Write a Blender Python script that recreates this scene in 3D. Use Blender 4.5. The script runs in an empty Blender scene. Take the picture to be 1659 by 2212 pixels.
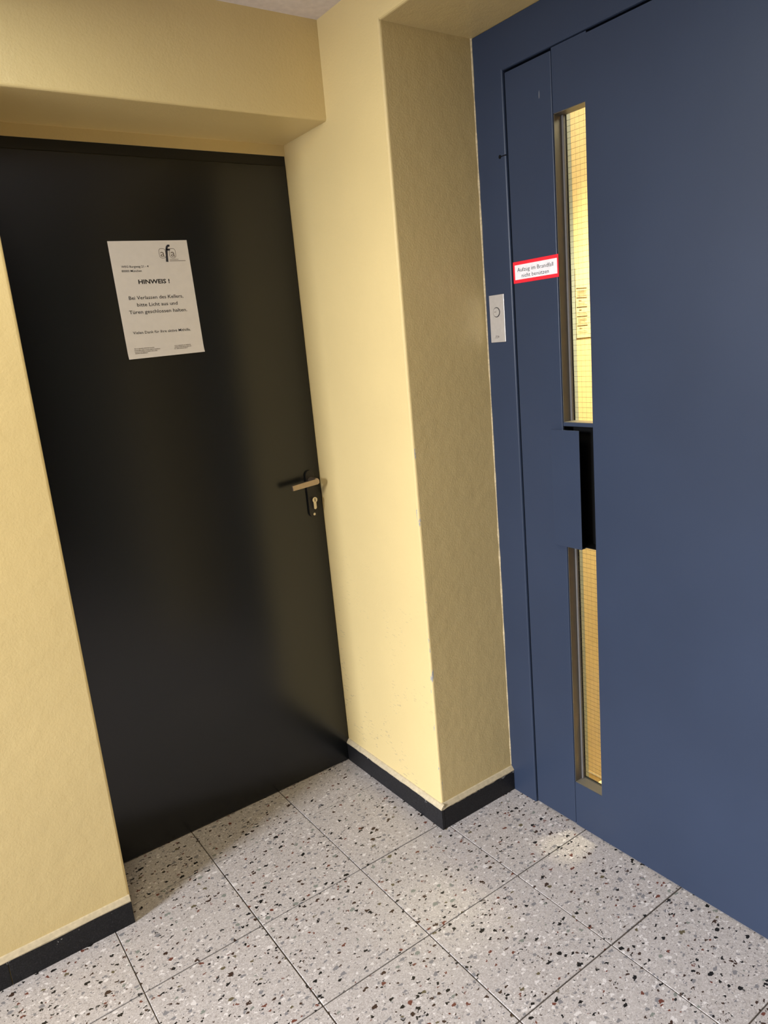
import bpy, bmesh, math, random
from mathutils import Matrix, Vector
random.seed(7)
S = bpy.context.scene
C = S.collection
PI = math.pi

# ------------------------------------------------------------------ camera
W_PX, H_PX = 1659, 2212
F_PX = 1577.09
ROT = ((0.8097257678, 0.2024189486, -0.5507910222),
       (-0.5800567141, 0.1341249621, -0.8034579659),
       (-0.0887602917, 0.9700706489, 0.2260188091))
CAM = (-1.13396, -1.49496, 1.39559)
cd = bpy.data.cameras.new('camera')
cd.sensor_fit = 'VERTICAL'
cd.sensor_height = 24.0
cd.lens = F_PX / H_PX * 24.0
cd.clip_start = 0.02
cam = bpy.data.objects.new('camera', cd)
C.objects.link(cam)
m = Matrix(ROT).to_4x4()
m.translation = Vector(CAM)
cam.matrix_world = m
S.camera = cam

# ------------------------------------------------------------------ world, daylight, exposure
S.view_settings.view_transform = 'Standard'
S.view_settings.look = 'None'
S.view_settings.gamma = 1.0
S.view_settings.use_curve_mapping = False
S.view_settings.exposure = 0.08

wd = bpy.data.worlds.new('sky')
S.world = wd
wd.use_nodes = True
bg = wd.node_tree.nodes['Background']
bg.inputs[0].default_value = (0.80, 0.90, 1.0, 1)
bg.inputs[1].default_value = 0.15


def area(name, loc, target, sx, sy, power, col, spread=PI):
    d = bpy.data.lights.new(name, 'AREA')
    d.shape = 'RECTANGLE'
    d.size, d.size_y = sx, sy
    d.energy = power
    d.color = col
    d.spread = spread
    o = bpy.data.objects.new(name, d)
    C.objects.link(o)
    o.location = loc
    o.rotation_euler = (Vector(target) - Vector(loc)).to_track_quat('-Z', 'Y').to_euler()
    return o


# cool daylight falling through the entrance doorway on the left
area('daylight', (-5.0, -0.48, 2.35), (-0.4, -0.2, 1.0), 1.4, 1.3, 630, (0.85, 0.88, 0.98))
# the hallway's ceiling lamp, out of view above the camera, and an added fill
area('hall_lamp', (-1.25, -0.75, 2.175), (-1.25, -0.75, 0.0), 0.40, 0.40, 13.5, (1.0, 0.80, 0.46))
area('corner_fill', (-0.95, -0.25, 2.175), (-0.95, -0.25, 0.0), 0.30, 0.30, 4.2, (0.82, 0.92, 1.0))  # unseen fill light, added to brighten the left wall and lintel
# the lamps in the lift cabin's ceiling: a soft one and a narrow downlight near the door
area('cabin_lamp', (0.70, -0.50, 2.07), (0.70, -0.50, 0.0), 0.22, 0.22, 6, (1.0, 0.84, 0.60))
area('cabin_downlight', (0.58, -0.33, 2.075), (0.56, -0.33, 0.0), 0.10, 0.10, 10, (1.0, 0.82, 0.56), 0.9)

# ------------------------------------------------------------------ measured planes (metres)
XL, YD, YW, XW = 0.2834, 0.4968, 0.2590, -0.8280
ZS, ZC, ZN, ZF, ZLT = 1.9680, 2.2028, 2.1092, 1.9393, 1.9125
TB = 0.011
TILE, GX, GY = 0.29885, -0.5811, 0.3166
RX0, RY0 = -3.2, -4.2          # far sides of the hall
YR = -1.105                    # other reveal of the lift niche


# ------------------------------------------------------------------ material helpers
def lin(r, g, b):
    f = lambda c: (c / 12.92 if c <= 0.04045 else ((c + 0.055) / 1.055) ** 2.4)
    return (f(r / 255), f(g / 255), f(b / 255), 1)


class NT:
    def __init__(self, name):
        self.m = bpy.data.materials.new(name)
        self.m.use_nodes = True
        self.t = self.m.node_tree
        self.b = self.t.nodes['Principled BSDF']
        self.out = self.t.nodes['Material Output']

    def n(self, typ, **kw):
        x = self.t.nodes.new(typ)
        for k, v in kw.items():
            setattr(x, k, v)
        return x

    def l(self, a, b):
        self.t.links.new(a, b)

    def math(self, op, a, b=None, clamp=False):
        x = self.n('ShaderNodeMath', operation=op)
        x.use_clamp = clamp
        for i, v in enumerate((a, b)):
            if v is None:
                continue
            if isinstance(v, (int, float)):
                x.inputs[i].default_value = v
            else:
                self.l(v, x.inputs[i])
        return x.outputs[0]

    def mix(self, fac, a, b, mode='MIX'):
        x = self.n('ShaderNodeMix', data_type='RGBA', blend_type=mode)
        for s, v in ((x.inputs[0], fac), (x.inputs[6], a), (x.inputs[7], b)):
            if isinstance(v, (int, float)):
                s.default_value = v
            elif isinstance(v, tuple):
                s.default_value = v
            else:
                self.l(v, s)
        return x.outputs[2]

    def obj(self):
        return self.n('ShaderNodeTexCoord').outputs['Object']

    def noise(self, vec, scale, detail=2.0, rough=0.5):
        x = self.n('ShaderNodeTexNoise')
        x.inputs['Scale'].default_value = scale
        x.inputs['Detail'].default_value = detail
        x.inputs['Roughness'].default_value = rough
        self.l(vec, x.inputs['Vector'])
        return x

    def ramp(self, fac, stops, interp='LINEAR'):
        x = self.n('ShaderNodeValToRGB')
        x.color_ramp.interpolation = interp
        e = x.color_ramp.elements
        while len(e) < len(stops):
            e.new(0.5)
        for i, (p, c) in enumerate(stops):
            e[i].position = p
            e[i].color = c
        self.l(fac, x.inputs[0])
        return x.outputs[0]

    def bump(self, height, strength, dist):
        x = self.n('ShaderNodeBump')
        x.inputs['Strength'].default_value = strength
        x.inputs['Distance'].default_value = dist
        self.l(height, x.inputs['Height'])
        self.l(x.outputs[0], self.b.inputs['Normal'])

    def set(self, **kw):
        for k, v in kw.items():
            self.b.inputs[k.replace('_', ' ')].default_value = v
        return self


def plain(name, col, rough=0.5, metal=0.0, spec=0.5, var=0.06, scale=60):
    t = NT(name)
    nz = t.noise(t.obj(), scale, 3)
    lo = tuple(c * (1 - var) for c in col[:3]) + (1,)
    hi = tuple(min(1, c * (1 + var)) for c in col[:3]) + (1,)
    t.l(t.ramp(nz.outputs[0], [(0.3, lo), (0.7, hi)]), t.b.inputs['Base Color'])
    t.set(Roughness=rough, Metallic=metal, Specular_IOR_Level=spec)
    return t.m


def emission(name, col, strength):
    t = NT(name)
    t.set(Base_Color=(0.8, 0.8, 0.8, 1), Emission_Color=col, Emission_Strength=strength)
    return t.m


def make_paint(name, base, chips):
    """satin wall paint over roller-textured plaster; chips: worn spots on the pier's arris and scuffs low down"""
    t = NT(name)
    o = t.obj()
    big = t.noise(o, 2.2, 3)
    col = t.ramp(big.outputs[0], [(0.3, tuple(c * 0.95 for c in base[:3]) + (1,)), (0.7, tuple(min(1, c * 1.03) for c in base[:3]) + (1,))])
    if chips:
        sep = t.n('ShaderNodeSeparateXYZ')
        t.l(o, sep.inputs[0])
        x, y, z = sep.outputs
        ax = t.math('ABSOLUTE', x)
        ay = t.math('ABSOLUTE', y)
        d = t.math('ADD', ax, ay)
        near = t.math('LESS_THAN', d, 0.0085)
        st = t.n('ShaderNodeMapping')
        st.inputs['Scale'].default_value = (40, 40, 9)
        t.l(o, st.inputs['Vector'])
        cn = t.noise(st.outputs[0], 2.0, 4, 0.65)
        up = t.math('LESS_THAN', z, 1.12)
        hit = t.math('GREATER_THAN', cn.outputs[0], 0.61)
        fac = t.math('MULTIPLY', t.math('MULTIPLY', near, hit), up)
        col = t.mix(fac, col, (0.36, 0.36, 0.36, 1))
        # scuff marks in clusters of short level strokes on the lower pier
        m1 = t.n('ShaderNodeMapping')
        m1.inputs['Scale'].default_value = (30, 34, 210)
        m1.inputs['Rotation'].default_value = (0.12, 0, 0)
        t.l(o, m1.inputs['Vector'])
        sn = t.noise(m1.outputs[0], 1.0, 3, 0.6)
        cl = t.noise(o, 9.0, 2)
        low = t.n('ShaderNodeMapRange')
        low.inputs['From Min'].default_value = 0.85
        low.inputs['From Max'].default_value = 0.25
        t.l(z, low.inputs['Value'])
        a = t.math('MULTIPLY', t.math('GREATER_THAN', sn.outputs[0], 0.62), t.math('GREATER_THAN', cl.outputs[0], 0.55))
        onx = t.math('LESS_THAN', ax, 0.004)
        a = t.math('MULTIPLY', t.math('MULTIPLY', a, low.outputs[0]), t.math('MULTIPLY', onx, 0.45))
        col = t.mix(a, col, (0.22, 0.20, 0.17, 1))
    t.l(col, t.b.inputs['Base Color'])
    t.set(Roughness=0.38, Specular_IOR_Level=0.5)
    g = t.noise(o, 230, 3, 0.55)
    w = t.noise(o, 26, 3, 0.5)
    h = t.math('ADD', t.math('MULTIPLY', g.outputs[0], 0.5), t.math('MULTIPLY', w.outputs[0], 1.2))
    t.bump(h, 0.42, 0.0024)
    return t.m


YEL = (0.75, 0.59, 0.275, 1)
M_PAINT = make_paint('yellow_wall_paint', YEL, False)
M_PIER = make_paint('yellow_pier_paint', YEL, True)
M_FRONT = plain('brown_grey_wall_paint', (0.11, 0.10, 0.09, 1), 0.7, spec=0.2)
M_CEIL = plain('ceiling_paint', (0.76, 0.70, 0.69, 1), 0.7, spec=0.2)


def make_terrazzo():
    t = NT('terrazzo')
    o = t.obj()
    inf = t.n('ShaderNodeObjectInfo')
    off = t.n('ShaderNodeCombineXYZ')
    for i, k in enumerate((37.0, 53.0, 91.0)):
        t.l(t.math('MULTIPLY', inf.outputs['Random'], k), off.inputs[i])
    va = t.n('ShaderNodeVectorMath', operation='ADD')
    t.l(o, va.inputs[0])
    t.l(off.outputs[0], va.inputs[1])
    v = va.outputs[0]
    wn = t.noise(v, 140, 2)
    sub = t.n('ShaderNodeVectorMath', operation='SUBTRACT')
    t.l(wn.outputs['Color'], sub.inputs[0])
    sub.inputs[1].default_value = (0.5, 0.5, 0.5)
    sc = t.n('ShaderNodeVectorMath', operation='SCALE')
    sc.inputs['Scale'].default_value = 0.013
    t.l(sub.outputs[0], sc.inputs[0])
    wv = t.n('ShaderNodeVectorMath', operation='ADD')
    t.l(v, wv.inputs[0])
    t.l(sc.outputs[0], wv.inputs[1])
    wv = wv.outputs[0]
    # cement with fine grit
    g1 = t.n('ShaderNodeTexVoronoi')
    g1.inputs['Scale'].default_value = 420
    t.l(wv, g1.inputs['Vector'])
    s1 = t.n('ShaderNodeSeparateColor')
    t.l(g1.outputs['Color'], s1.inputs[0])
    col = t.ramp(s1.outputs[0], [(0.0, (0.24, 0.215, 0.20, 1)), (0.12, (0.34, 0.312, 0.292, 1)), (0.55, (0.40, 0.37, 0.35, 1)), (1.0, (0.50, 0.467, 0.45, 1))])
    cl = t.noise(v, 22, 3)
    col = t.mix(t.math('MULTIPLY', cl.outputs[0], 0.25), col, (0.47, 0.435, 0.41, 1))

    def layer(col, scale, stops, r0, r1, seed):
        mp = t.n('ShaderNodeMapping')
        mp.inputs['Location'].default_value = (seed, seed * 1.7, seed * 0.3)
        mp.inputs['Rotation'].default_value = (0, 0, seed)
        mp.inputs['Scale'].default_value = (1.0, 1.55, 1.0)
        t.l(wv, mp.inputs['Vector'])
        vo = t.n('ShaderNodeTexVoronoi')
        vo.inputs['Scale'].default_value = scale
        t.l(mp.outputs[0], vo.inputs['Vector'])
        sp = t.n('ShaderNodeSeparateColor')
        t.l(vo.outputs['Color'], sp.inputs[0])
        cc = t.ramp(sp.outputs[0], stops, 'CONSTANT')
        al = t.n('ShaderNodeValToRGB')
        r = t.n('ShaderNodeMapRange')
        t.l(sp.outputs[1], r.inputs['Value'])
        r.inputs['To Min'].default_value = r0
        r.inputs['To Max'].default_value = r1
        inside = t.math('LESS_THAN', vo.outputs['Distance'], r.outputs[0])
        some = t.math('LESS_THAN', sp.outputs[0], stops[-1][0])
        t.t.nodes.remove(al)
        return t.mix(t.math('MULTIPLY', inside, some), col, cc)

    BK, BR, RD = (0.012, 0.011, 0.010, 1), (0.045, 0.026, 0.018, 1), (0.13, 0.045, 0.03, 1)
    GR, GN, WH, OL = (0.19, 0.185, 0.19, 1), (0.19, 0.205, 0.18, 1), (0.60, 0.57, 0.55, 1), (0.11, 0.09, 0.05, 1)
    col = layer(col, 175, [(0.0, BK), (0.022, BR), (0.045, GR), (0.12, WH), (0.26, WH)], 0.16, 0.46, 3.1)
    col = layer(col, 90, [(0.0, BK), (0.065, BR), (0.10, RD), (0.125, GR), (0.22, WH), (0.34, WH)], 0.20, 0.50, 5.7)
    col = layer(col, 53, [(0.0, BK), (0.075, BR), (0.12, RD), (0.145, OL), (0.17, GR), (0.25, GN), (0.29, WH), (0.36, WH)], 0.18, 0.42, 9.3)
    t.l(col, t.b.inputs['Base Color'])
    t.set(Roughness=0.40, Specular_IOR_Level=0.4)
    t.bump(cl.outputs[0], 0.05, 0.002)
    return t.m


M_TERR = make_terrazzo()
M_GROUT = plain('tile_joint_grout', (0.085, 0.07, 0.058, 1), 0.9, spec=0.1, var=0.25, scale=40)


def make_stone(name):
    t = NT(name)
    o = t.obj()
    n1 = t.noise(o, 320, 3, 0.7)
    col = t.ramp(n1.outputs[0], [(0.35, (0.006, 0.006, 0.007, 1)), (0.62, (0.017, 0.017, 0.019, 1)), (0.80, (0.07, 0.07, 0.075, 1))])
    sep = t.n('ShaderNodeSeparateXYZ')
    t.l(o, sep.inputs[0])
    edge = t.n('ShaderNodeMapRange')
    edge.inputs['From Min'].default_value = 0.040
    edge.inputs['From Max'].default_value = 0.066
    t.l(sep.outputs[2], edge.inputs['Value'])
    n2 = t.noise(o, 48, 4, 0.65)
    fk = t.math('GREATER_THAN', t.math('ADD', n2.outputs[0], t.math('MULTIPLY', edge.outputs[0], 0.22)), 0.80)
    col = t.mix(t.math('MULTIPLY', fk, 0.5), col, (0.45, 0.44, 0.42, 1))
    t.l(col, t.b.inputs['Base Color'])
    t.set(Roughness=0.5, Specular_IOR_Level=0.3)
    t.bump(n1.outputs[0], 0.15, 0.001)
    return t.m


M_STONE = make_stone('black_base_stone')
M_COVE = plain('painted_mortar', (0.52, 0.44, 0.29, 1), 0.6, spec=0.3, var=0.12, scale=90)
M_CAULK = plain('pale_caulk', (0.70, 0.58, 0.36, 1), 0.5, var=0.2, scale=160)


def make_metal_paint(name, col, rough, spec, bump=0.02):
    t = NT(name)
    o = t.obj()
    n1 = t.noise(o, 3.0, 3)
    c2 = t.ramp(n1.outputs[0], [(0.3, tuple(c * 0.94 for c in col[:3]) + (1,)), (0.7, tuple(c * 1.06 for c in col[:3]) + (1,))])
    mp = t.n('ShaderNodeMapping')
    mp.inputs['Scale'].default_value = (60, 60, 9)
    mp.inputs['Rotation'].default_value = (0.3, 1.1, 0.2)
    t.l(o, mp.inputs['Vector'])
    sn = t.noise(mp.outputs[0], 1.0, 2, 0.5)
    sp = t.noise(o, 6.0, 2)
    a = t.math('MULTIPLY', t.math('GREATER_THAN', sn.outputs[0], 0.80), t.math('GREATER_THAN', sp.outputs[0], 0.6))
    c2 = t.mix(t.math('MULTIPLY', a, 0.35), c2, (0.30, 0.30, 0.29, 1))
    t.l(c2, t.b.inputs['Base Color'])
    t.set(Roughness=rough, Specular_IOR_Level=spec)
    g = t.noise(o, 400, 2)
    t.bump(g.outputs[0], bump, 0.0008)
    return t.m


M_DARK = make_metal_paint('anthracite_door_paint', (0.0042, 0.0054, 0.0062, 1), 0.24, 0.55)
M_DARKF = make_metal_paint('anthracite_frame_paint', (0.010, 0.0105, 0.0095, 1), 0.42, 0.4)
M_BLUE = make_metal_paint('slate_blue_door_paint', (0.028, 0.040, 0.070, 1), 0.38, 0.22, 0.05)
M_BLACK = plain('black_parts_and_shade', (0.004, 0.004, 0.004, 1), 0.6, spec=0.1)
M_GAP = plain('black_gap', (0.004, 0.004, 0.005, 1), 0.8, spec=0.1)
M_RUBBER = plain('glazing_rubber', (0.12, 0.11, 0.10, 1), 0.6)
M_LINING = plain('grey_metal_lining', (0.13, 0.12, 0.10, 1), 0.36, metal=0.25, var=0.05, scale=30)
M_STEEL = plain('brushed_steel', (0.62, 0.60, 0.58, 1), 0.38, metal=0.6, var=0.04, scale=120)
M_NICKEL = plain('nickel', (0.66, 0.60, 0.52, 1), 0.22, metal=1.0)
M_ALU = plain('bronze_aluminium', (0.42, 0.33, 0.25, 1), 0.36, metal=0.9)
M_PLATE = plain('dark_escutcheon', (0.020, 0.018, 0.016, 1), 0.34, metal=0.3)
M_PAPER = plain('white_paper', (0.74, 0.70, 0.67, 1), 0.7, spec=0.25, var=0.02)
M_PAPERY = plain('cream_paper', (0.76, 0.60, 0.35, 1), 0.7, spec=0.2, var=0.02)
M_INK = plain('printing_ink', (0.022, 0.020, 0.020, 1), 0.7, spec=0.2)
M_INKG = plain('grey_printing_ink', (0.16, 0.13, 0.11, 1), 0.7, spec=0.2)
M_RED = plain('red_print', (0.80, 0.012, 0.03, 1), 0.45)
M_WHITE = plain('white_print', (0.80, 0.78, 0.79, 1), 0.45)
M_WIRE = plain('glass_wire', (0.05, 0.04, 0.03, 1), 0.6, metal=0.1)
M_CABIN = plain('cabin_yellow_laminate', (0.82, 0.63, 0.33, 1), 0.5, var=0.05, scale=90)
M_CFLOOR = plain('cabin_floor_covering', (0.80, 0.66, 0.40, 1), 0.5, var=0.25, scale=140)
M_JAMB = plain('grey_green_jamb', (0.34, 0.37, 0.34, 1), 0.45)
M_SHAFT = plain('shaft_concrete', (0.20, 0.19, 0.18, 1), 0.9)
M_GROUND = plain('outdoor_paving', (0.42, 0.41, 0.39, 1), 0.9)


def make_glass():
    t = NT('wired_glass')
    tr = t.n('ShaderNodeBsdfTransparent')
    tr.inputs[0].default_value = (0.90, 0.94, 0.90, 1)
    gl = t.n('ShaderNodeBsdfGlossy')
    gl.inputs['Roughness'].default_value = 0.05
    fr = t.n('ShaderNodeFresnel')
    geo = t.n('ShaderNodeNewGeometry')
    t.l(t.math('SUBTRACT', 1.45, t.math('MULTIPLY', geo.outputs['Backfacing'], 1.45 - 1 / 1.45)), fr.inputs['IOR'])
    mx = t.n('ShaderNodeMixShader')
    t.l(fr.outputs[0], mx.inputs[0])
    t.l(tr.outputs[0], mx.inputs[1])
    t.l(gl.outputs[0], mx.inputs[2])
    t.l(mx.outputs[0], t.out.inputs['Surface'])
    return t.m


M_GLASS = make_glass()


# ------------------------------------------------------------------ geometry helpers
def link(name, me, mat=None, parent=None):
    o = bpy.data.objects.new(name, me)
    C.objects.link(o)
    if mat is not None and len(me.materials) == 0:
        me.materials.append(mat)
    if parent is not None:
        o.parent = parent
    return o


def from_bm(name, bm, mat, parent=None, smooth=False):
    bmesh.ops.recalc_face_normals(bm, faces=bm.faces[:])
    me = bpy.data.meshes.new(name)
    bm.to_mesh(me)
    bm.free()
    if smooth:
        for p_ in me.polygons:
            p_.use_smooth = True
    return link(name, me, mat, parent)


def add_box(bm, lo, hi, bev=0.0, seg=2):
    b = bmesh.new()
    r = bmesh.ops.create_cube(b, size=1.0)
    for v in b.verts:
        for i in range(3):
            v.co[i] = lo[i] if v.co[i] < 0 else hi[i]
    if bev > 0:
        bmesh.ops.bevel(b, geom=b.edges[:], offset=bev, segments=seg, profile=0.5, affect='EDGES')
    tmp = bpy.data.meshes.new('t')
    b.to_mesh(tmp)
    b.free()
    bm.from_mesh(tmp)
    bpy.data.meshes.remove(tmp)


def box(name, lo, hi, mat, parent=None, bev=0.0, seg=2):
    bm = bmesh.new()
    add_box(bm, lo, hi, bev, seg)
    return from_bm(name, bm, mat, parent)


def cells(name, xs, ys, zs, solid, mat, round_edges=None, bev=0.005, parent=None, seg=3):
    """one closed mesh from the filled cells of a grid; round_edges(midpoint, direction) picks the arrises to round"""
    bm = bmesh.new()
    vs = {}

    def vert(i, j, k):
        if (i, j, k) not in vs:
            vs[(i, j, k)] = bm.verts.new((xs[i], ys[j], zs[k]))
        return vs[(i, j, k)]
    nx, ny, nz = len(xs) - 1, len(ys) - 1, len(zs) - 1
    fill = lambda i, j, k: 0 <= i < nx and 0 <= j < ny and 0 <= k < nz and solid(i, j, k)
    for i in range(nx):
        for j in range(ny):
            for k in range(nz):
                if not fill(i, j, k):
                    continue
                for d, q in (((-1, 0, 0), ((0, 0, 0), (0, 0, 1), (0, 1, 1), (0, 1, 0))), ((1, 0, 0), ((1, 0, 0), (1, 1, 0), (1, 1, 1), (1, 0, 1))),
                             ((0, -1, 0), ((0, 0, 0), (1, 0, 0), (1, 0, 1), (0, 0, 1))), ((0, 1, 0), ((0, 1, 0), (0, 1, 1), (1, 1, 1), (1, 1, 0))),
                             ((0, 0, -1), ((0, 0, 0), (0, 1, 0), (1, 1, 0), (1, 0, 0))), ((0, 0, 1), ((0, 0, 1), (1, 0, 1), (1, 1, 1), (0, 1, 1)))):
                    if not fill(i + d[0], j + d[1], k + d[2]):
                        bm.faces.new([vert(i + a, j + b_, k + c_) for a, b_, c_ in q])
    bmesh.ops.recalc_face_normals(bm, faces=bm.faces[:])
    if round_edges:
        es = []
        for e in bm.edges:
            mid = (e.verts[0].co + e.verts[1].co) / 2
            if round_edges(mid, (e.verts[1].co - e.verts[0].co).normalized()):
                es.append(e)
        if es:
            bmesh.ops.bevel(bm, geom=es, offset=bev, segments=seg, profile=0.5, affect='EDGES')
    return from_bm(name, bm, mat, parent)


def prism(bm, pts, ax, lo, hi):
    """polygon pts in the two other axes, extruded along axis ax"""
    o = [i for i in range(3) if i != ax]

    def mk(p_, h):
        c = [0, 0, 0]
        c[o[0]], c[o[1]], c[ax] = p_[0], p_[1], h
        return bm.verts.new(c)
    a = [mk(p_, lo) for p_ in pts]
    b = [mk(p_, hi) for p_ in pts]
    bm.faces.new(a)
    bm.faces.new(b[::-1])
    for i in range(len(pts)):
        j = (i + 1) % len(pts)
        bm.faces.new([a[i], b[i], b[j], a[j]])


def circle(cx, cy, r, n=24, a0=0.0, a1=2 * PI):
    full = abs(a1 - a0 - 2 * PI) < 1e-6
    return [(cx + r * math.cos(a0 + (a1 - a0) * i / (n if full else n - 1)), cy + r * math.sin(a0 + (a1 - a0) * i / (n if full else n - 1))) for i in range(n)]


def stadium(cx, z0, z1, w, n=12):
    r = w / 2
    return circle(cx, z1 - r, r, n, 0, PI) + circle(cx, z0 + r, r, n, PI, 2 * PI)


def tag(o, label, cat=None, kind=None, group=None):
    o['label'] = label
    if cat:
        o['category'] = cat
    if kind:
        o['kind'] = kind
    if group:
        o['group'] = group
    return o


def thing(name, label, cat, loc, kind=None):
    o = bpy.data.objects.new(name, None)
    C.objects.link(o)
    o.location = loc
    o.empty_display_size = 0.05
    return tag(o, label, cat, kind)


def attach(o, parent):
    """parent without moving (parents here are only translated)"""
    w = Vector((0, 0, 0))
    q = parent
    while q is not None:
        w += q.location
        q = q.parent
    o.parent = parent
    o.location = o.location - w
    return o


def text_bm(bm, s, x0, x1, z0, h, to3d, bold=0.0, slope=0.0, cap=None):
    """a line of lettering: left x0 to right x1, baseline z0, cap height h, as flat faces through to3d(x, z)"""
    cu = bpy.data.curves.new('t', 'FONT')
    cu.body = s
    cu.size = 1.0
    cu.offset = bold
    cu.resolution_u = 2
    ob = bpy.data.objects.new('t', cu)
    C.objects.link(ob)
    dg = bpy.context.evaluated_depsgraph_get()
    me = bpy.data.meshes.new_from_object(ob.evaluated_get(dg))
    bpy.data.objects.remove(ob)
    bpy.data.curves.remove(cu)
    xs = [v.co.x for v in me.vertices]
    if not xs:
        return
    a, b = min(xs), max(xs)
    kx = (x1 - x0) / (b - a)
    kz = h / 0.73
    for v in me.vertices:
        x = x0 + (v.co.x - a) * kx
        v.co = to3d(x, z0 + v.co.y * kz + slope * (x - x0))
    bm.from_mesh(me)
    bpy.data.meshes.remove(me)


def bar_bm(bm, x0, x1, z0, z1, to3d):
    bm.faces.new([bm.verts.new(to3d(*p_)) for p_ in ((x0, z0), (x1, z0), (x1, z1), (x0, z1))])


def ring_bm(bm, outer, inner, to3d):
    a = [bm.verts.new(to3d(*p_)) for p_ in outer]
    b = [bm.verts.new(to3d(*p_)) for p_ in inner]
    n = len(a)
    for i in range(n):
        j = (i + 1) % n
        bm.faces.new([a[i], a[j], b[j], b[i]])


def round_rect(x0, x1, z0, z1, r, n=5):
    pts = []
    for cx, cz, a in ((x1 - r, z1 - r, 0), (x0 + r, z1 - r, PI / 2), (x0 + r, z0 + r, PI), (x1 - r, z0 + r, 3 * PI / 2)):
        for i in range(n):
            t = a + PI / 2 * i / (n - 1)
            pts.append((cx + r * math.cos(t), cz + r * math.sin(t)))
    return pts


# ================================================================== the setting
wb = cells('wall_back', [RX0, XW, 0.0], [YW, YD, YD + 0.14], [0.0, ZF, ZS, ZC],
           lambda i, j, k: i == 0 or (j == 0 and k == 2) or (j == 1 and k >= 1), M_PAINT,
           lambda c, d: (abs(c.x - XW) < 1e-4 and abs(c.y - YW) < 1e-4 and c.z < ZS) or (abs(c.y - YW) < 1e-4 and abs(c.z - ZS) < 1e-4), 0.006)
tag(wb, 'yellow painted plaster wall and lintel around the dark cellar door', 'wall', 'structure')

wr = cells('wall_right', [0.0, XL + 0.12], [-1.30, YR, 0.0, YD + 0.14], [0.0, ZN, ZC],
           lambda i, j, k: j != 1 or k == 1, M_PIER,
           lambda c, d: (abs(c.x) < 1e-4 and (abs(c.y) < 1e-4 or abs(c.y - YR) < 1e-4) and c.z < ZN) or (abs(c.x) < 1e-4 and abs(c.z - ZN) < 1e-4), 0.006)
tag(wr, 'yellow plaster pier and lintel around the blue lift door', 'wall', 'structure')
wo = box('wall_side', (0.0, RY0, 0.0), (XL + 0.12, -1.30, ZC), M_FRONT)
tag(wo, 'brown grey hallway wall beyond the blue lift door', 'wall', 'structure')
# ragged pale caulk where the reveal meets the lift frame
bm = bmesh.new()
n = 60
prev = None
for i in range(n + 1):
    z = 0.082 + (ZN - 0.082) * i / n
    w = random.uniform(0.0014, 0.0036)
    q = [bm.verts.new((XL - w * 1.5, -0.0004, z)), bm.verts.new((XL - w * 0.5, -w * 0.75, z)), bm.verts.new((XL + 0.0015, -w, z)), bm.verts.new((XL + 0.0015, -0.0004, z))]
    if prev:
        for a in range(4):
            bm.faces.new([prev[a], prev[(a + 1) % 4], q[(a + 1) % 4], q[a]])
    else:
        bm.faces.new(q)
    prev = q
bm.faces.new(prev[::-1])
from_bm('caulk_bead', bm, M_CAULK, wr)

wl = cells('wall_left', [RX0 - 0.12, RX0], [RY0, -1.45, -0.12, YW + 0.38], [0.0, 2.05, ZC], lambda i, j, k: j != 1 or k == 1, M_FRONT)
tag(wl, 'brown grey hallway wall with the open entrance doorway', 'wall', 'structure')
wf = box('wall_front', (RX0, RY0 - 0.12, 0), (XL + 0.12, RY0, ZC), M_FRONT)
tag(wf, 'brown grey hallway wall behind the viewer', 'wall', 'structure')
ce = box('ceiling', (RX0 - 0.12, RY0 - 0.12, ZC), (XL + 0.12, YD + 0.14, ZC + 0.1), M_CEIL)
tag(ce, 'plain greyish ceiling of the hallway', 'ceiling', 'structure')
gr = box('ground', (-9.0, -6.0, -0.12), (RX0 - 0.0, 4.0, -0.02), M_GROUND)
tag(gr, 'paving outside the entrance doorway', 'ground', 'structure')

# floor: a grout bed that parents every terrazzo tile
fl = box('floor', (RX0, RY0, -0.06), (XL + 0.06, YD + 0.14, -0.0030), M_GROUT)
tag(fl, 'terrazzo tiled floor with dark narrow joints', 'floor', 'structure')
bm = bmesh.new()
g = 0.0014
add_box(bm, (g, g, -0.020), (TILE - g, TILE - g, 0.0), 0.0009, 1)
bmesh.ops.recalc_face_normals(bm, faces=bm.faces[:])
tile_me = bpy.data.meshes.new('tile')
bm.to_mesh(tile_me)
bm.free()
tile_me.materials.append(M_TERR)
for i in range(-9, 3):
    for j in range(-14, 2):
        x0, y0 = GX + i * TILE, GY + (j - 1) * TILE
        if x0 + TILE < RX0 + 0.02 or y0 + TILE < RY0 + 0.02 or x0 > 0.25:
            continue
        t_ = link('tile', tile_me, None, fl)
        t_.location = (x0 + random.uniform(-.0004, .0004), y0 + random.uniform(-.0004, .0004), random.uniform(-0.0004, 0.0))


# black stone baseboards, each with its painted mortar fillet
def baseboard(name, pieces, label, fillet_pts, ax, lo, hi):
    root = None
    for k, (a, b) in enumerate(pieces):
        o = box(name if k == 0 else 'stone_strip', a, b, M_STONE, root, 0.0015, 2)
        if root is None:
            root = o
            tag(root, label, 'baseboard', 'structure')
    bm = bmesh.new()
    n = 26
    prev = None
    oth = 1 - ax
    for i in range(n + 1):
        h = lo + (hi - lo) * i / n
        q = []
        for d, z in fillet_pts:
            c = [0, 0, z + (random.uniform(-0.0012, 0.0012) if z < 0.0675 else 0.0)]
            c[ax] = h
            c[oth] = d
            q.append(bm.verts.new(c))
        if prev:
            for a in range(len(q)):
                bm.faces.new([prev[a], prev[(a + 1) % len(q)], q[(a + 1) % len(q)], q[a]])
        else:
            bm.faces.new(q)
        prev = q
    bm.faces.new(prev[::-1])
    from_bm('mortar_fillet', bm, M_COVE, root)
    return root


HB = 0.0652


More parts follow.
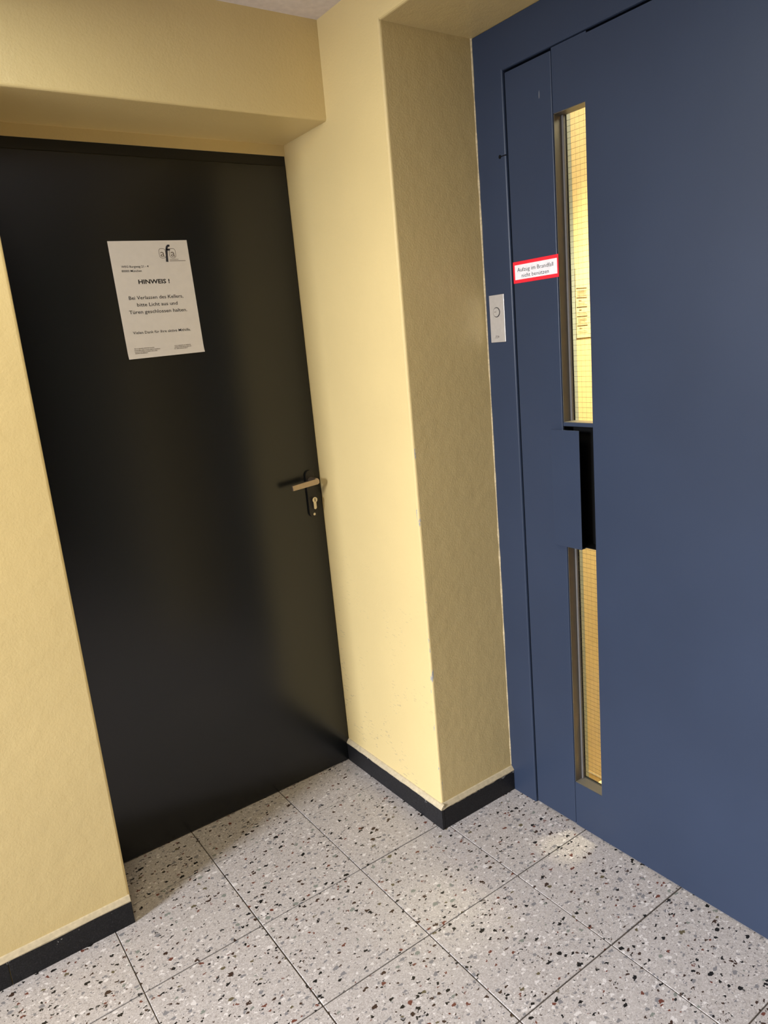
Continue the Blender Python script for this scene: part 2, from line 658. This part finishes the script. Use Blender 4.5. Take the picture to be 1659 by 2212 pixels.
def fil(face, s):
    # profile of the fillet: face = wall plane, s = outward sign
    return [(face - s * 0.001, 0.0645), (face + s * TB * 1.02, 0.0645), (face + s * TB * 1.05, 0.0675), (face + s * 0.0035, 0.0775), (face - s * 0.001, 0.079)]


baseboard('baseboard_left', [((-1.1185, YW - TB, 0), (XW - 0.002, YW, HB)), ((RX0, YW - TB, 0), (-1.1200, YW, HB))],
          'black stone baseboard under the wall left of the dark door', fil(YW, -1), 0, RX0, XW - 0.003)
baseboard('baseboard_right', [((-TB, -TB, 0), (0.0, YD, HB))],
          'black stone baseboard with paint flecks under the pale pier face beside the dark door', fil(0.0, -1), 1, -TB, YD)
baseboard('baseboard_niche', [((0.0, -TB, 0), (XL, 0.0, HB))],
          'short black stone baseboard under the shaded pier face beside the blue lift door', fil(0.0, -1), 0, 0.0, XL)

# ================================================================== dark cellar door
d1 = thing('door_1', 'flat anthracite metal cellar door with a lever handle, set back under the lintel', 'door', (-0.415, YD, 0), 'structure')
attach(cells('door_frame', [XW, XW + 0.003, -0.0035, 0.0], [YD + 0.004, YD + 0.07], [0.0, ZLT + 0.001, ZF], lambda i, j, k: i != 1 or k == 1, M_DARKF), d1)
leaf = attach(box('door_leaf', (XW + 0.004, YD, 0.004), (-0.004, YD + 0.052, ZLT), M_DARK, None, 0.0016, 2), d1)
hs = bpy.data.objects.new('lever_handle', None)

# long escutcheon, lever, cylinder, screws
esc = bmesh.new()
prism(esc, stadium(-0.0405, 0.8765, 1.0275, 0.031), 1, YD - 0.0075, YD + 0.001)
esc = attach(from_bm('escutcheon', esc, M_PLATE), d1)
bm = bmesh.new()
prism(bm, circle(-0.0405, 0.9965, 0.0095, 20), 1, YD - 0.046, YD - 0.005)      # neck
a0, a1 = Vector((-0.128, 0, 0.9895)), Vector((-0.0335, 0, 0.9962))
dx = (a1 - a0).normalized()
up = Vector((-dx.z, 0, dx.x))
hw = 0.0088
prof = [a0 - up * hw * 0.9, a0 + up * hw * 0.9, a1 - dx * 0.006 + up * hw, a1 + up * hw * 0.55, a1 - up * hw * 0.55, a1 - dx * 0.006 - up * hw]
prism(bm, [(v.x, v.z) for v in prof], 1, YD - 0.051, YD - 0.041)
lev = attach(from_bm('lever', bm, M_ALU), d1)
bv = lev.modifiers.new('soft', 'BEVEL')
bv.width = 0.0012
bv.segments = 2
bm = bmesh.new()
prism(bm, circle(-0.0385, 0.9335, 0.0088, 24), 1, YD - 0.018, YD - 0.006)
prism(bm, [(-0.0434, 0.908), (-0.0336, 0.908), (-0.0336, 0.930), (-0.0434, 0.930)], 1, YD - 0.016, YD - 0.006)
prism(bm, circle(-0.0385, 0.9085, 0.0052, 14), 1, YD - 0.0155, YD - 0.006)
cyl = attach(from_bm('lock_cylinder', bm, M_NICKEL), d1)
cyl['label'] = 'shiny nickel lock cylinder'
bm = bmesh.new()
prism(bm, [(-0.0395, 0.9285), (-0.0375, 0.9285), (-0.0375, 0.9385), (-0.0395, 0.9385)], 1, YD - 0.0184, YD - 0.0178)
attach(from_bm('keyhole', bm, M_BLACK), cyl)
bm = bmesh.new()
prism(bm, circle(-0.0405, 0.8865, 0.0042, 16), 1, YD - 0.0088, YD - 0.006)
attach(from_bm('screw', bm, M_NICKEL), esc)
bpy.data.objects.remove(hs)

# ------------------------------------------------------------------ notice on the dark door
PX, PZ = -0.5397, 1.7081
YP = YD - 0.0012
nt = thing('paper_notice', 'white printed paper notice taped to the dark cellar door', 'notice', (PX + 0.105, YD, PZ - 0.297))
quad = [(-0.0033, -0.0020), (0.2077, 0.0012), (0.2140, -0.2945), (0.0026, -0.2985)]
bm = bmesh.new()
NX, NZ = 4, 60
grid = []
for side in (0, 1):
    gg = []
    for b_ in range(NZ + 1):
        row = []
        for a in range(NX + 1):
            u, v = a / NX, b_ / NZ
            x = (1 - v) * ((1 - u) * quad[0][0] + u * quad[1][0]) + v * ((1 - u) * quad[3][0] + u * quad[2][0])
            z = (1 - v) * ((1 - u) * quad[0][1] + u * quad[1][1]) + v * ((1 - u) * quad[3][1] + u * quad[2][1])
            lift = 0.0032 * max(0.0, (v - 0.93) / 0.07) ** 2
            row.append(bm.verts.new((PX + x, YP - lift - (0.0004 if side == 0 else 0.0), PZ + z)))
        gg.append(row)
    grid.append(gg)
for side in (0, 1):
    for b_ in range(NZ):
        for a in range(NX):
            gq = grid[side]
            bm.faces.new([gq[b_][a], gq[b_][a + 1], gq[b_ + 1][a + 1], gq[b_ + 1][a]])
rim = [(0, a) for a in range(NX + 1)] + [(b_, NX) for b_ in range(1, NZ + 1)] + [(NZ, a) for a in range(NX - 1, -1, -1)] + [(b_, 0) for b_ in range(NZ - 1, 0, -1)]
for i in range(len(rim)):
    p0, p1 = rim[i], rim[(i + 1) % len(rim)]
    bm.faces.new([grid[0][p0[0]][p0[1]], grid[0][p1[0]][p1[1]], grid[1][p1[0]][p1[1]], grid[1][p0[0]][p0[1]]])
attach(from_bm('paper_sheet', bm, M_PAPER), nt)
dr = lambda x, z: Vector((PX + x, YP - 0.0007, PZ + z))
bm = bmesh.new()
text_bm(bm, 'WEG Burgweg 21 - 4', 0.0215, 0.0930, -0.0674, 0.0056, dr, 0.012, 0.006)
text_bm(bm, '80000 M\u00fcnchen', 0.0212, 0.0732, -0.0780, 0.0056, dr, 0.012)
text_bm(bm, 'HINWEIS !', 0.0598, 0.1440, -0.1080, 0.0108, dr, 0.03, 0.0)
text_bm(bm, 'Bei Verlassen des Kellers,', 0.0282, 0.1753, -0.1472, 0.0092, dr, 0.008, 0.003)
text_bm(bm, 'bitte Licht aus und', 0.0470, 0.1568, -0.1650, 0.0092, dr, 0.008, 0.003)
text_bm(bm, 'T\u00fcren geschlossen halten.', 0.0232, 0.1808, -0.1832, 0.0092, dr, 0.008, 0.002)
text_bm(bm, 'Vielen Dank f\u00fcr Ihre aktive Mithilfe.', 0.0245, 0.1830, -0.2348, 0.0072, dr, 0.008)
attach(from_bm('printed_text', bm, M_INK), nt)['kind'] = 'stuff'
bm = bmesh.new()
dy = lambda x, z: Vector((PX + x, YP - 0.0010 - 0.0032 * max(0.0, (-z - 0.2750) / 0.0208) ** 2, PZ + z))
for x0, x1, z in ((0.0214, 0.0749, -0.2728), (0.0213, 0.0900, -0.2771), (0.0212, 0.0824, -0.2812), (0.0218, 0.0553, -0.2850),
                  (0.1308, 0.1777, -0.2725), (0.1301, 0.1785, -0.2766), (0.1295, 0.1684, -0.2806)):
    x = x0                                                   # fine print, too small to read in the photograph
    while x < x1 - 0.0008:
        w = random.uniform(0.0009, 0.0017)
        bar_bm(bm, x, min(x + w, x1), z - random.uniform(0.0000, 0.0004), z + random.uniform(0.0010, 0.0018), dy)
        x += w + random.choice((0.0004, 0.0004, 0.0004, 0.0011))
attach(from_bm('fine_print', bm, M_INKG), nt)['kind'] = 'stuff'
bm = bmesh.new()
for x0, x1 in ((0.1262, 0.1452), (0.1545, 0.1722)):
    ring_bm(bm, round_rect(x0, x1, -0.0446, -0.0196, 0.007), round_rect(x0 + 0.0011, x1 - 0.0011, -0.0435, -0.0207, 0.006), dr)
text_bm(bm, 'a', 0.1300, 0.1412, -0.0405, 0.0190, dr, 0.0)
text_bm(bm, 'a', 0.1585, 0.1692, -0.0405, 0.0190, dr, 0.0)
bar_bm(bm, 0.1530, 0.1774, -0.0482, -0.0472, dr)
bar_bm(bm, 0.1524, 0.1969, -0.0520, -0.0508, dr)
lg = attach(from_bm('logo_outline', bm, M_INKG), nt)
bm = bmesh.new()
spine = [(0.1455, -0.0540), (0.1462, -0.0440), (0.1472, -0.0330), (0.1484, -0.0220), (0.1502, -0.0160), (0.1535, -0.0131), (0.1580, -0.0128)]
wd_ = [0.0064, 0.0058, 0.0055, 0.0055, 0.0056, 0.0058, 0.0050]
L_, R_ = [], []
for i, (x, z) in enumerate(spine):
    p0, p1 = spine[max(0, i - 1)], spine[min(len(spine) - 1, i + 1)]
    tx, tz = p1[0] - p0[0], p1[1] - p0[1]
    ln = math.hypot(tx, tz)
    nx_, nz_ = -tz / ln * wd_[i] / 2, tx / ln * wd_[i] / 2
    L_.append(bm.verts.new(dr(x + nx_, z + nz_) + Vector((0, -0.0002, 0))))
    R_.append(bm.verts.new(dr(x - nx_, z - nz_) + Vector((0, -0.0002, 0))))
for i in range(len(spine) - 1):
    bm.faces.new([L_[i], R_[i], R_[i + 1], L_[i + 1]])
bar_bm(bm, 0.1480, 0.1575, -0.0252, -0.0206, lambda x, z: dr(x, z) + Vector((0, -0.0002, 0)))
attach(from_bm('logo_letter', bm, plain('dark_logo_ink', (0.020, 0.020, 0.032, 1), 0.6)), nt)

# ================================================================== blue lift door
d2 = thing('door_2', 'slate blue metal lift door with a narrow wired glass slit and a box pull', 'door', (XL, -0.555, 0), 'structure')
YG0, YG1 = -0.1005, -1.0045         # frame opening
# frame: two jambs and a head, chamfered towards the leaf
fr = cells('door_frame', [XL, XL + 0.075], [YR + 0.001, YG1, YG0, -0.0008], [0.0, 2.0060, ZN - 0.001], lambda i, j, k: j != 1 or k == 1, M_BLUE,
           lambda c, d: abs(c.x - XL) < 1e-4 and ((abs(c.y - YG0) < 1e-4 and c.z < 2.0) or (abs(c.y - YG1) < 1e-4 and c.z < 2.0) or (abs(c.z - 2.006) < 1e-4 and YG1 < c.y < YG0)), 0.0045, None, 2)
attach(fr, d2)
bm = bmesh.new()
prism(bm, circle(-0.0800, 1.8177, 0.0046, 16), 0, XL - 0.0006, XL + 0.002)
prism(bm, [(-0.1005, 1.8188), (-0.083, 1.8188), (-0.083, 1.8166), (-0.1005, 1.8166)], 0, XL - 0.0006, XL + 0.002)
attach(from_bm('lock_hole', bm, M_BLACK), d2)
# black rebate behind the gaps, and the dark sill gap under the leaf
rb = cells('rebate', [XL + 0.040, XL + 0.052], [YG1 - 0.001, -0.353, -0.250, YG0 + 0.001], [-0.002, 0.137, 1.874, 2.0065], lambda i, j, k: j != 1 or k != 1, M_GAP)
attach(rb, d2)
sp_ = attach(box('side_panel', (XL, -0.2528, 0.0085), (XL + 0.038, -0.1075, 1.9990), M_BLUE, None, 0.0022, 2), d2)
SY0, SY1 = -0.2552, -0.3466          # slit
ZU0, ZU1, ZB0, ZB1 = 1.1600, 1.8675, 0.1440, 0.8430
leaf2 = cells('door_leaf', [XL, XL + 0.038], [YG1 + 0.004, -0.3530, SY1, SY0, -0.2542], [0.0075, ZB0, ZB1, 1.1510, ZU0, ZU1, 1.9990, 2.0030],
              lambda i, j, k: (k < 6 or j in (1, 2, 3)) and not (j == 2 and k in (1, 2, 4)), M_BLUE,
              lambda c, d: abs(c.x - XL) < 1e-4 and (abs(c.y + 0.2542) < 1e-4 or abs(c.y - YG1 - 0.004) < 1e-4 or (abs(c.y - SY1) < 1e-4 and ZB0 < c.z < ZU1)), 0.0012, None, 2)
attach(leaf2, d2)


# linings, glass and wires of the two slit windows
def slit(z0, z1, tag_text):
    t = 0.0012
    bm = bmesh.new()
    for lo, hi in (((XL + 0.0015, SY0 - t, z0), (XL + 0.034, SY0, z1)), ((XL + 0.0015, SY1, z0), (XL + 0.034, SY1 + t, z1)),
                   ((XL + 0.0015, SY1, z0), (XL + 0.034, SY0, z0 + t)), ((XL + 0.0015, SY1, z1 - t), (XL + 0.034, SY0, z1))):
        add_box(bm, lo, hi)
    li = attach(from_bm('window_lining', bm, M_LINING), d2)
    bm = bmesh.new()
    b = 0.0060
    x0, x1 = XL + 0.0255, XL + 0.0325
    for lo, hi in (((x0, SY0 - t - b, z0 + t), (x1, SY0 - t, z1 - t)), ((x0, SY1 + t, z0 + t), (x1, SY1 + t + 0.002, z1 - t))):
        add_box(bm, lo, hi, 0.001, 1)
    attach(from_bm('glazing_bead', bm, M_RUBBER), li)
    gp = attach(box('glass_pane', (XL + 0.0328, SY1 + t, z0 + t), (XL + 0.0388, SY0 - t, z1 - t), M_GLASS), d2)
    gp['label'] = tag_text
    bm = bmesh.new()
    xc = XL + 0.0358
    z = z0 + 0.008
    while z < z1 - 0.004:
        add_box(bm, (xc - 0.0002, SY1 + t, z - 0.00025), (xc + 0.0002, SY0 - t, z + 0.00025))
        z += 0.0127
    y = SY1 + 0.009
    while y < SY0 - 0.004:
        add_box(bm, (xc - 0.0001, y - 0.00008, z0 + t), (xc + 0.0001, y + 0.00008, z1 - t))
        y += 0.0127
    w = attach(from_bm('wire_grid', bm, M_WIRE), gp)
    w['kind'] = 'stuff'


slit(ZU0, ZU1, 'upper wired glass pane of the slit')
slit(ZB0, ZB1, 'lower wired glass pane of the slit')

# pull: dark finger pocket in the slit, half covered by a flat plate that stands off the leaf
bm = bmesh.new()
k_ = 0.0012
for lo, hi in (((XL + 0.0355, SY1, ZB1), (XL + 0.0375, SY0, 1.151)), ((XL + 0.001, SY0 - k_, ZB1), (XL + 0.0355, SY0, 1.151)), ((XL + 0.001, SY1, ZB1), (XL + 0.0355, SY1 + k_, 1.151)),
               ((XL + 0.001, SY1, 1.151 - k_), (XL + 0.0355, SY0, 1.151)), ((XL + 0.001, SY1, ZB1), (XL + 0.0355, SY0, ZB1 + k_))):
    add_box(bm, lo, hi)
attach(from_bm('finger_pocket', bm, M_BLACK), d2)
bm = bmesh.new()
XP = XL - 0.015
add_box(bm, (XP, -0.3155, 0.8400), (XP + 0.0025, -0.2260, 1.1430), 0.0008, 2)
pl = attach(from_bm('pull_plate', bm, M_BLUE), d2)
attach(box('plate_flange', (XP + 0.002, -0.2285, 0.8420), (XL + 0.0005, -0.2262, 1.1300), M_BLUE), pl)
attach(box('plate_foot', (XP + 0.002, -0.3140, 0.8405), (XL + 0.0010, -0.2285, 0.8430), M_BLUE), pl)
attach(box('gap_shade_block', (XP + 0.0024, -0.2545, 0.8440), (XL + 0.0004, -0.2284, 1.1395), M_BLACK), pl)  # black block stands in for the shade behind the plate

# ------------------------------------------------------------------ sticker and call button
st = thing('warning_sticker', 'white sign with a red border stuck on the blue lift door beside the glass slit', 'sign', (XL, -0.1826, 1.536))
y0, y1, z0, z1 = -0.1078, -0.2574, 1.5098, 1.5622
XS = XL - 0.0010
b_ = box('sign_plate', (XS, y1, z0), (XL, y0, z1), M_RED, None, 0.0004, 1)
attach(b_, st)
lf = lambda s, z: Vector((XS - 0.0003, y0 - s, z0 + z))
bm = bmesh.new()
bar_bm(bm, 0.0065, 0.1455, 0.0085, 0.0440, lf)
attach(from_bm('white_field', bm, M_WHITE), st)
lf2 = lambda s, z: Vector((XS - 0.0006, y0 - s, z0 + z))
bm = bmesh.new()
text_bm(bm, 'Aufzug im Brandfall', 0.0150, 0.1340, 0.0275, 0.0098, lf2, -0.004)
text_bm(bm, 'nicht ben\u00fctzen', 0.0290, 0.1190, 0.0130, 0.0098, lf2, -0.004)
attach(from_bm('printed_text', bm, M_INK), st)['kind'] = 'stuff'

cb = thing('call_button', 'silver call button plate on the blue lift door frame beside the pier', 'button', (XL, -0.0443, 1.428))
y0, y1, z0, z1 = -0.0165, -0.0713, 1.3674, 1.4895
XC = XL - 0.0030
attach(box('face_plate', (XC, y1, z0), (XL, y0, z1), M_STEEL, None, 0.0008, 2), cb)
bm = bmesh.new()
ring_bm(bm, circle(-0.0425, 1.4452, 0.0128, 32), circle(-0.0425, 1.4452, 0.0112, 32), lambda a, b: Vector((XC - 0.0003, a, b)))
attach(from_bm('button_ring', bm, M_BLACK), cb)
bm = bmesh.new()
prism(bm, circle(-0.0425, 1.4452, 0.0110, 32), 0, XC - 0.0016, XC + 0.0005)
bt = attach(from_bm('push_button', bm, M_STEEL), cb)
lc = lambda s, z: Vector((XC - 0.0003, y0 - s, z0 + z))
bm = bmesh.new()
bar_bm(bm, 0.0190, 0.0265, 0.0783, 0.0793, lambda s, z: Vector((XC - 0.0019, y0 - s, z0 + z)))
attach(from_bm('button_mark', bm, M_INK), bt)
bm = bmesh.new()                        # tiny maker's mark, only its strokes can be made out
for s in (0.0190, 0.0222, 0.0254):
    bar_bm(bm, s, s + 0.0009, 0.0105, 0.0165, lc)
bar_bm(bm, 0.0190, 0.0262, 0.0165, 0.0173, lc)
bar_bm(bm, 0.0150, 0.0166, 0.0108, 0.0126, lc)
bar_bm(bm, 0.0285, 0.0310, 0.0125, 0.0168, lc)
attach(from_bm('maker_mark', bm, M_INKG), cb)

# ================================================================== lift cabin behind the slit
ca = thing('lift_cabin', 'brightly lit yellow lift cabin seen through the wired glass slit', 'cabin', (0.95, -0.62, 0))
YC0, YC1, XC0, XC1, ZCC = -0.1500, -1.06, 0.466, 1.55, 2.09
attach(box('side_wall', (XC0, YC0, -0.02), (XC1, YC0 + 0.02, ZCC), M_CABIN), ca)
attach(box('side_wall', (XC0, YC1 - 0.02, -0.02), (XC1, YC1, ZCC), M_CABIN), ca)
attach(box('rear_wall', (XC1, YC1 - 0.02, -0.02), (XC1 + 0.02, YC0 + 0.02, ZCC), M_CABIN), ca)
attach(box('cabin_floor', (0.400, YC1 - 0.02, -0.06), (XC1, YC0 + 0.02, -0.012), M_CFLOOR), ca)
attach(box('cabin_roof', (0.400, YC1 - 0.02, ZCC), (XC1 + 0.02, YC0 + 0.02, ZCC + 0.04), M_CABIN), ca)
for ya, yb in ((YC0 - 0.001, YC0 + 0.02), (YC1 - 0.02, YC1 + 0.001)):
    attach(box('front_jamb', (0.400, ya, -0.012), (XC0 - 0.0005, yb, ZCC), M_JAMB), ca)
lm = attach(box('ceiling_light', (0.49, -0.49, ZCC - 0.012), (0.75, -0.23, ZCC), emission('cabin_light_diffuser', (1.0, 0.84, 0.58, 1), 3.0)), ca)
bm = bmesh.new()
for k, (xa, za) in enumerate(((0.4640, 0.046), (0.530, -0.010))):
    pass
prism(bm, [(0.463, 0.0455), (0.531, -0.0100), (0.531, -0.0060), (0.463, 0.0490)], 1, YC0 - 0.0012, YC0)
attach(from_bm('white_diagonal_line', bm, M_WHITE), ca)  # thin white slanting line low on the cabin side wall
# the cabin's lift shaft shell keeps daylight out
sh = cells('wall_shaft', [XL + 0.12, 1.75, 1.85], [-1.30, -1.20, YD + 0.04, YD + 0.14], [-0.2, -0.1, 2.3, 2.4],
           lambda i, j, k: i == 1 or j != 1 or k != 1, M_SHAFT)
tag(sh, 'grey concrete lift shaft behind the blue lift door', 'wall', 'structure')

on = thing('operating_notice', 'cream printed notice on the yellow lift cabin wall behind the wired glass', 'notice', (0.502, YC0, 1.36))
attach(box('paper_sheet', (0.4675, YC0 - 0.0012, 1.3590), (0.5480, YC0 - 0.0002, 1.5400), M_PAPERY), on)
no = lambda x, z: Vector((x, YC0 - 0.0016, z))
bm = bmesh.new()
for k in range(5):
    zt = 1.4885 - 0.0243 * k
    bar_bm(bm, 0.4700, 0.5125, zt - 0.0010, zt + 0.0010, no)
    if k in (1, 2, 4):
        x = 0.4790
        for q in range(5):
            bar_bm(bm, x, x + 0.0016, zt - 0.0090, zt - 0.0064, no)
            x += 0.0022
    else:
        for q in range(2):
            bar_bm(bm, 0.4730, 0.5100, zt - 0.0078 - q * 0.0034, zt - 0.0068 - q * 0.0034, no)
    bar_bm(bm, 0.4730, 0.5080 - 0.004 * (k % 2), zt - 0.0152, zt - 0.0144, no)
    bar_bm(bm, 0.4730, 0.5120, zt - 0.0192, zt - 0.0184, no)
attach(from_bm('printed_text', bm, plain('brown_ink', (0.16, 0.10, 0.04, 1), 0.7)), on)['kind'] = 'stuff'
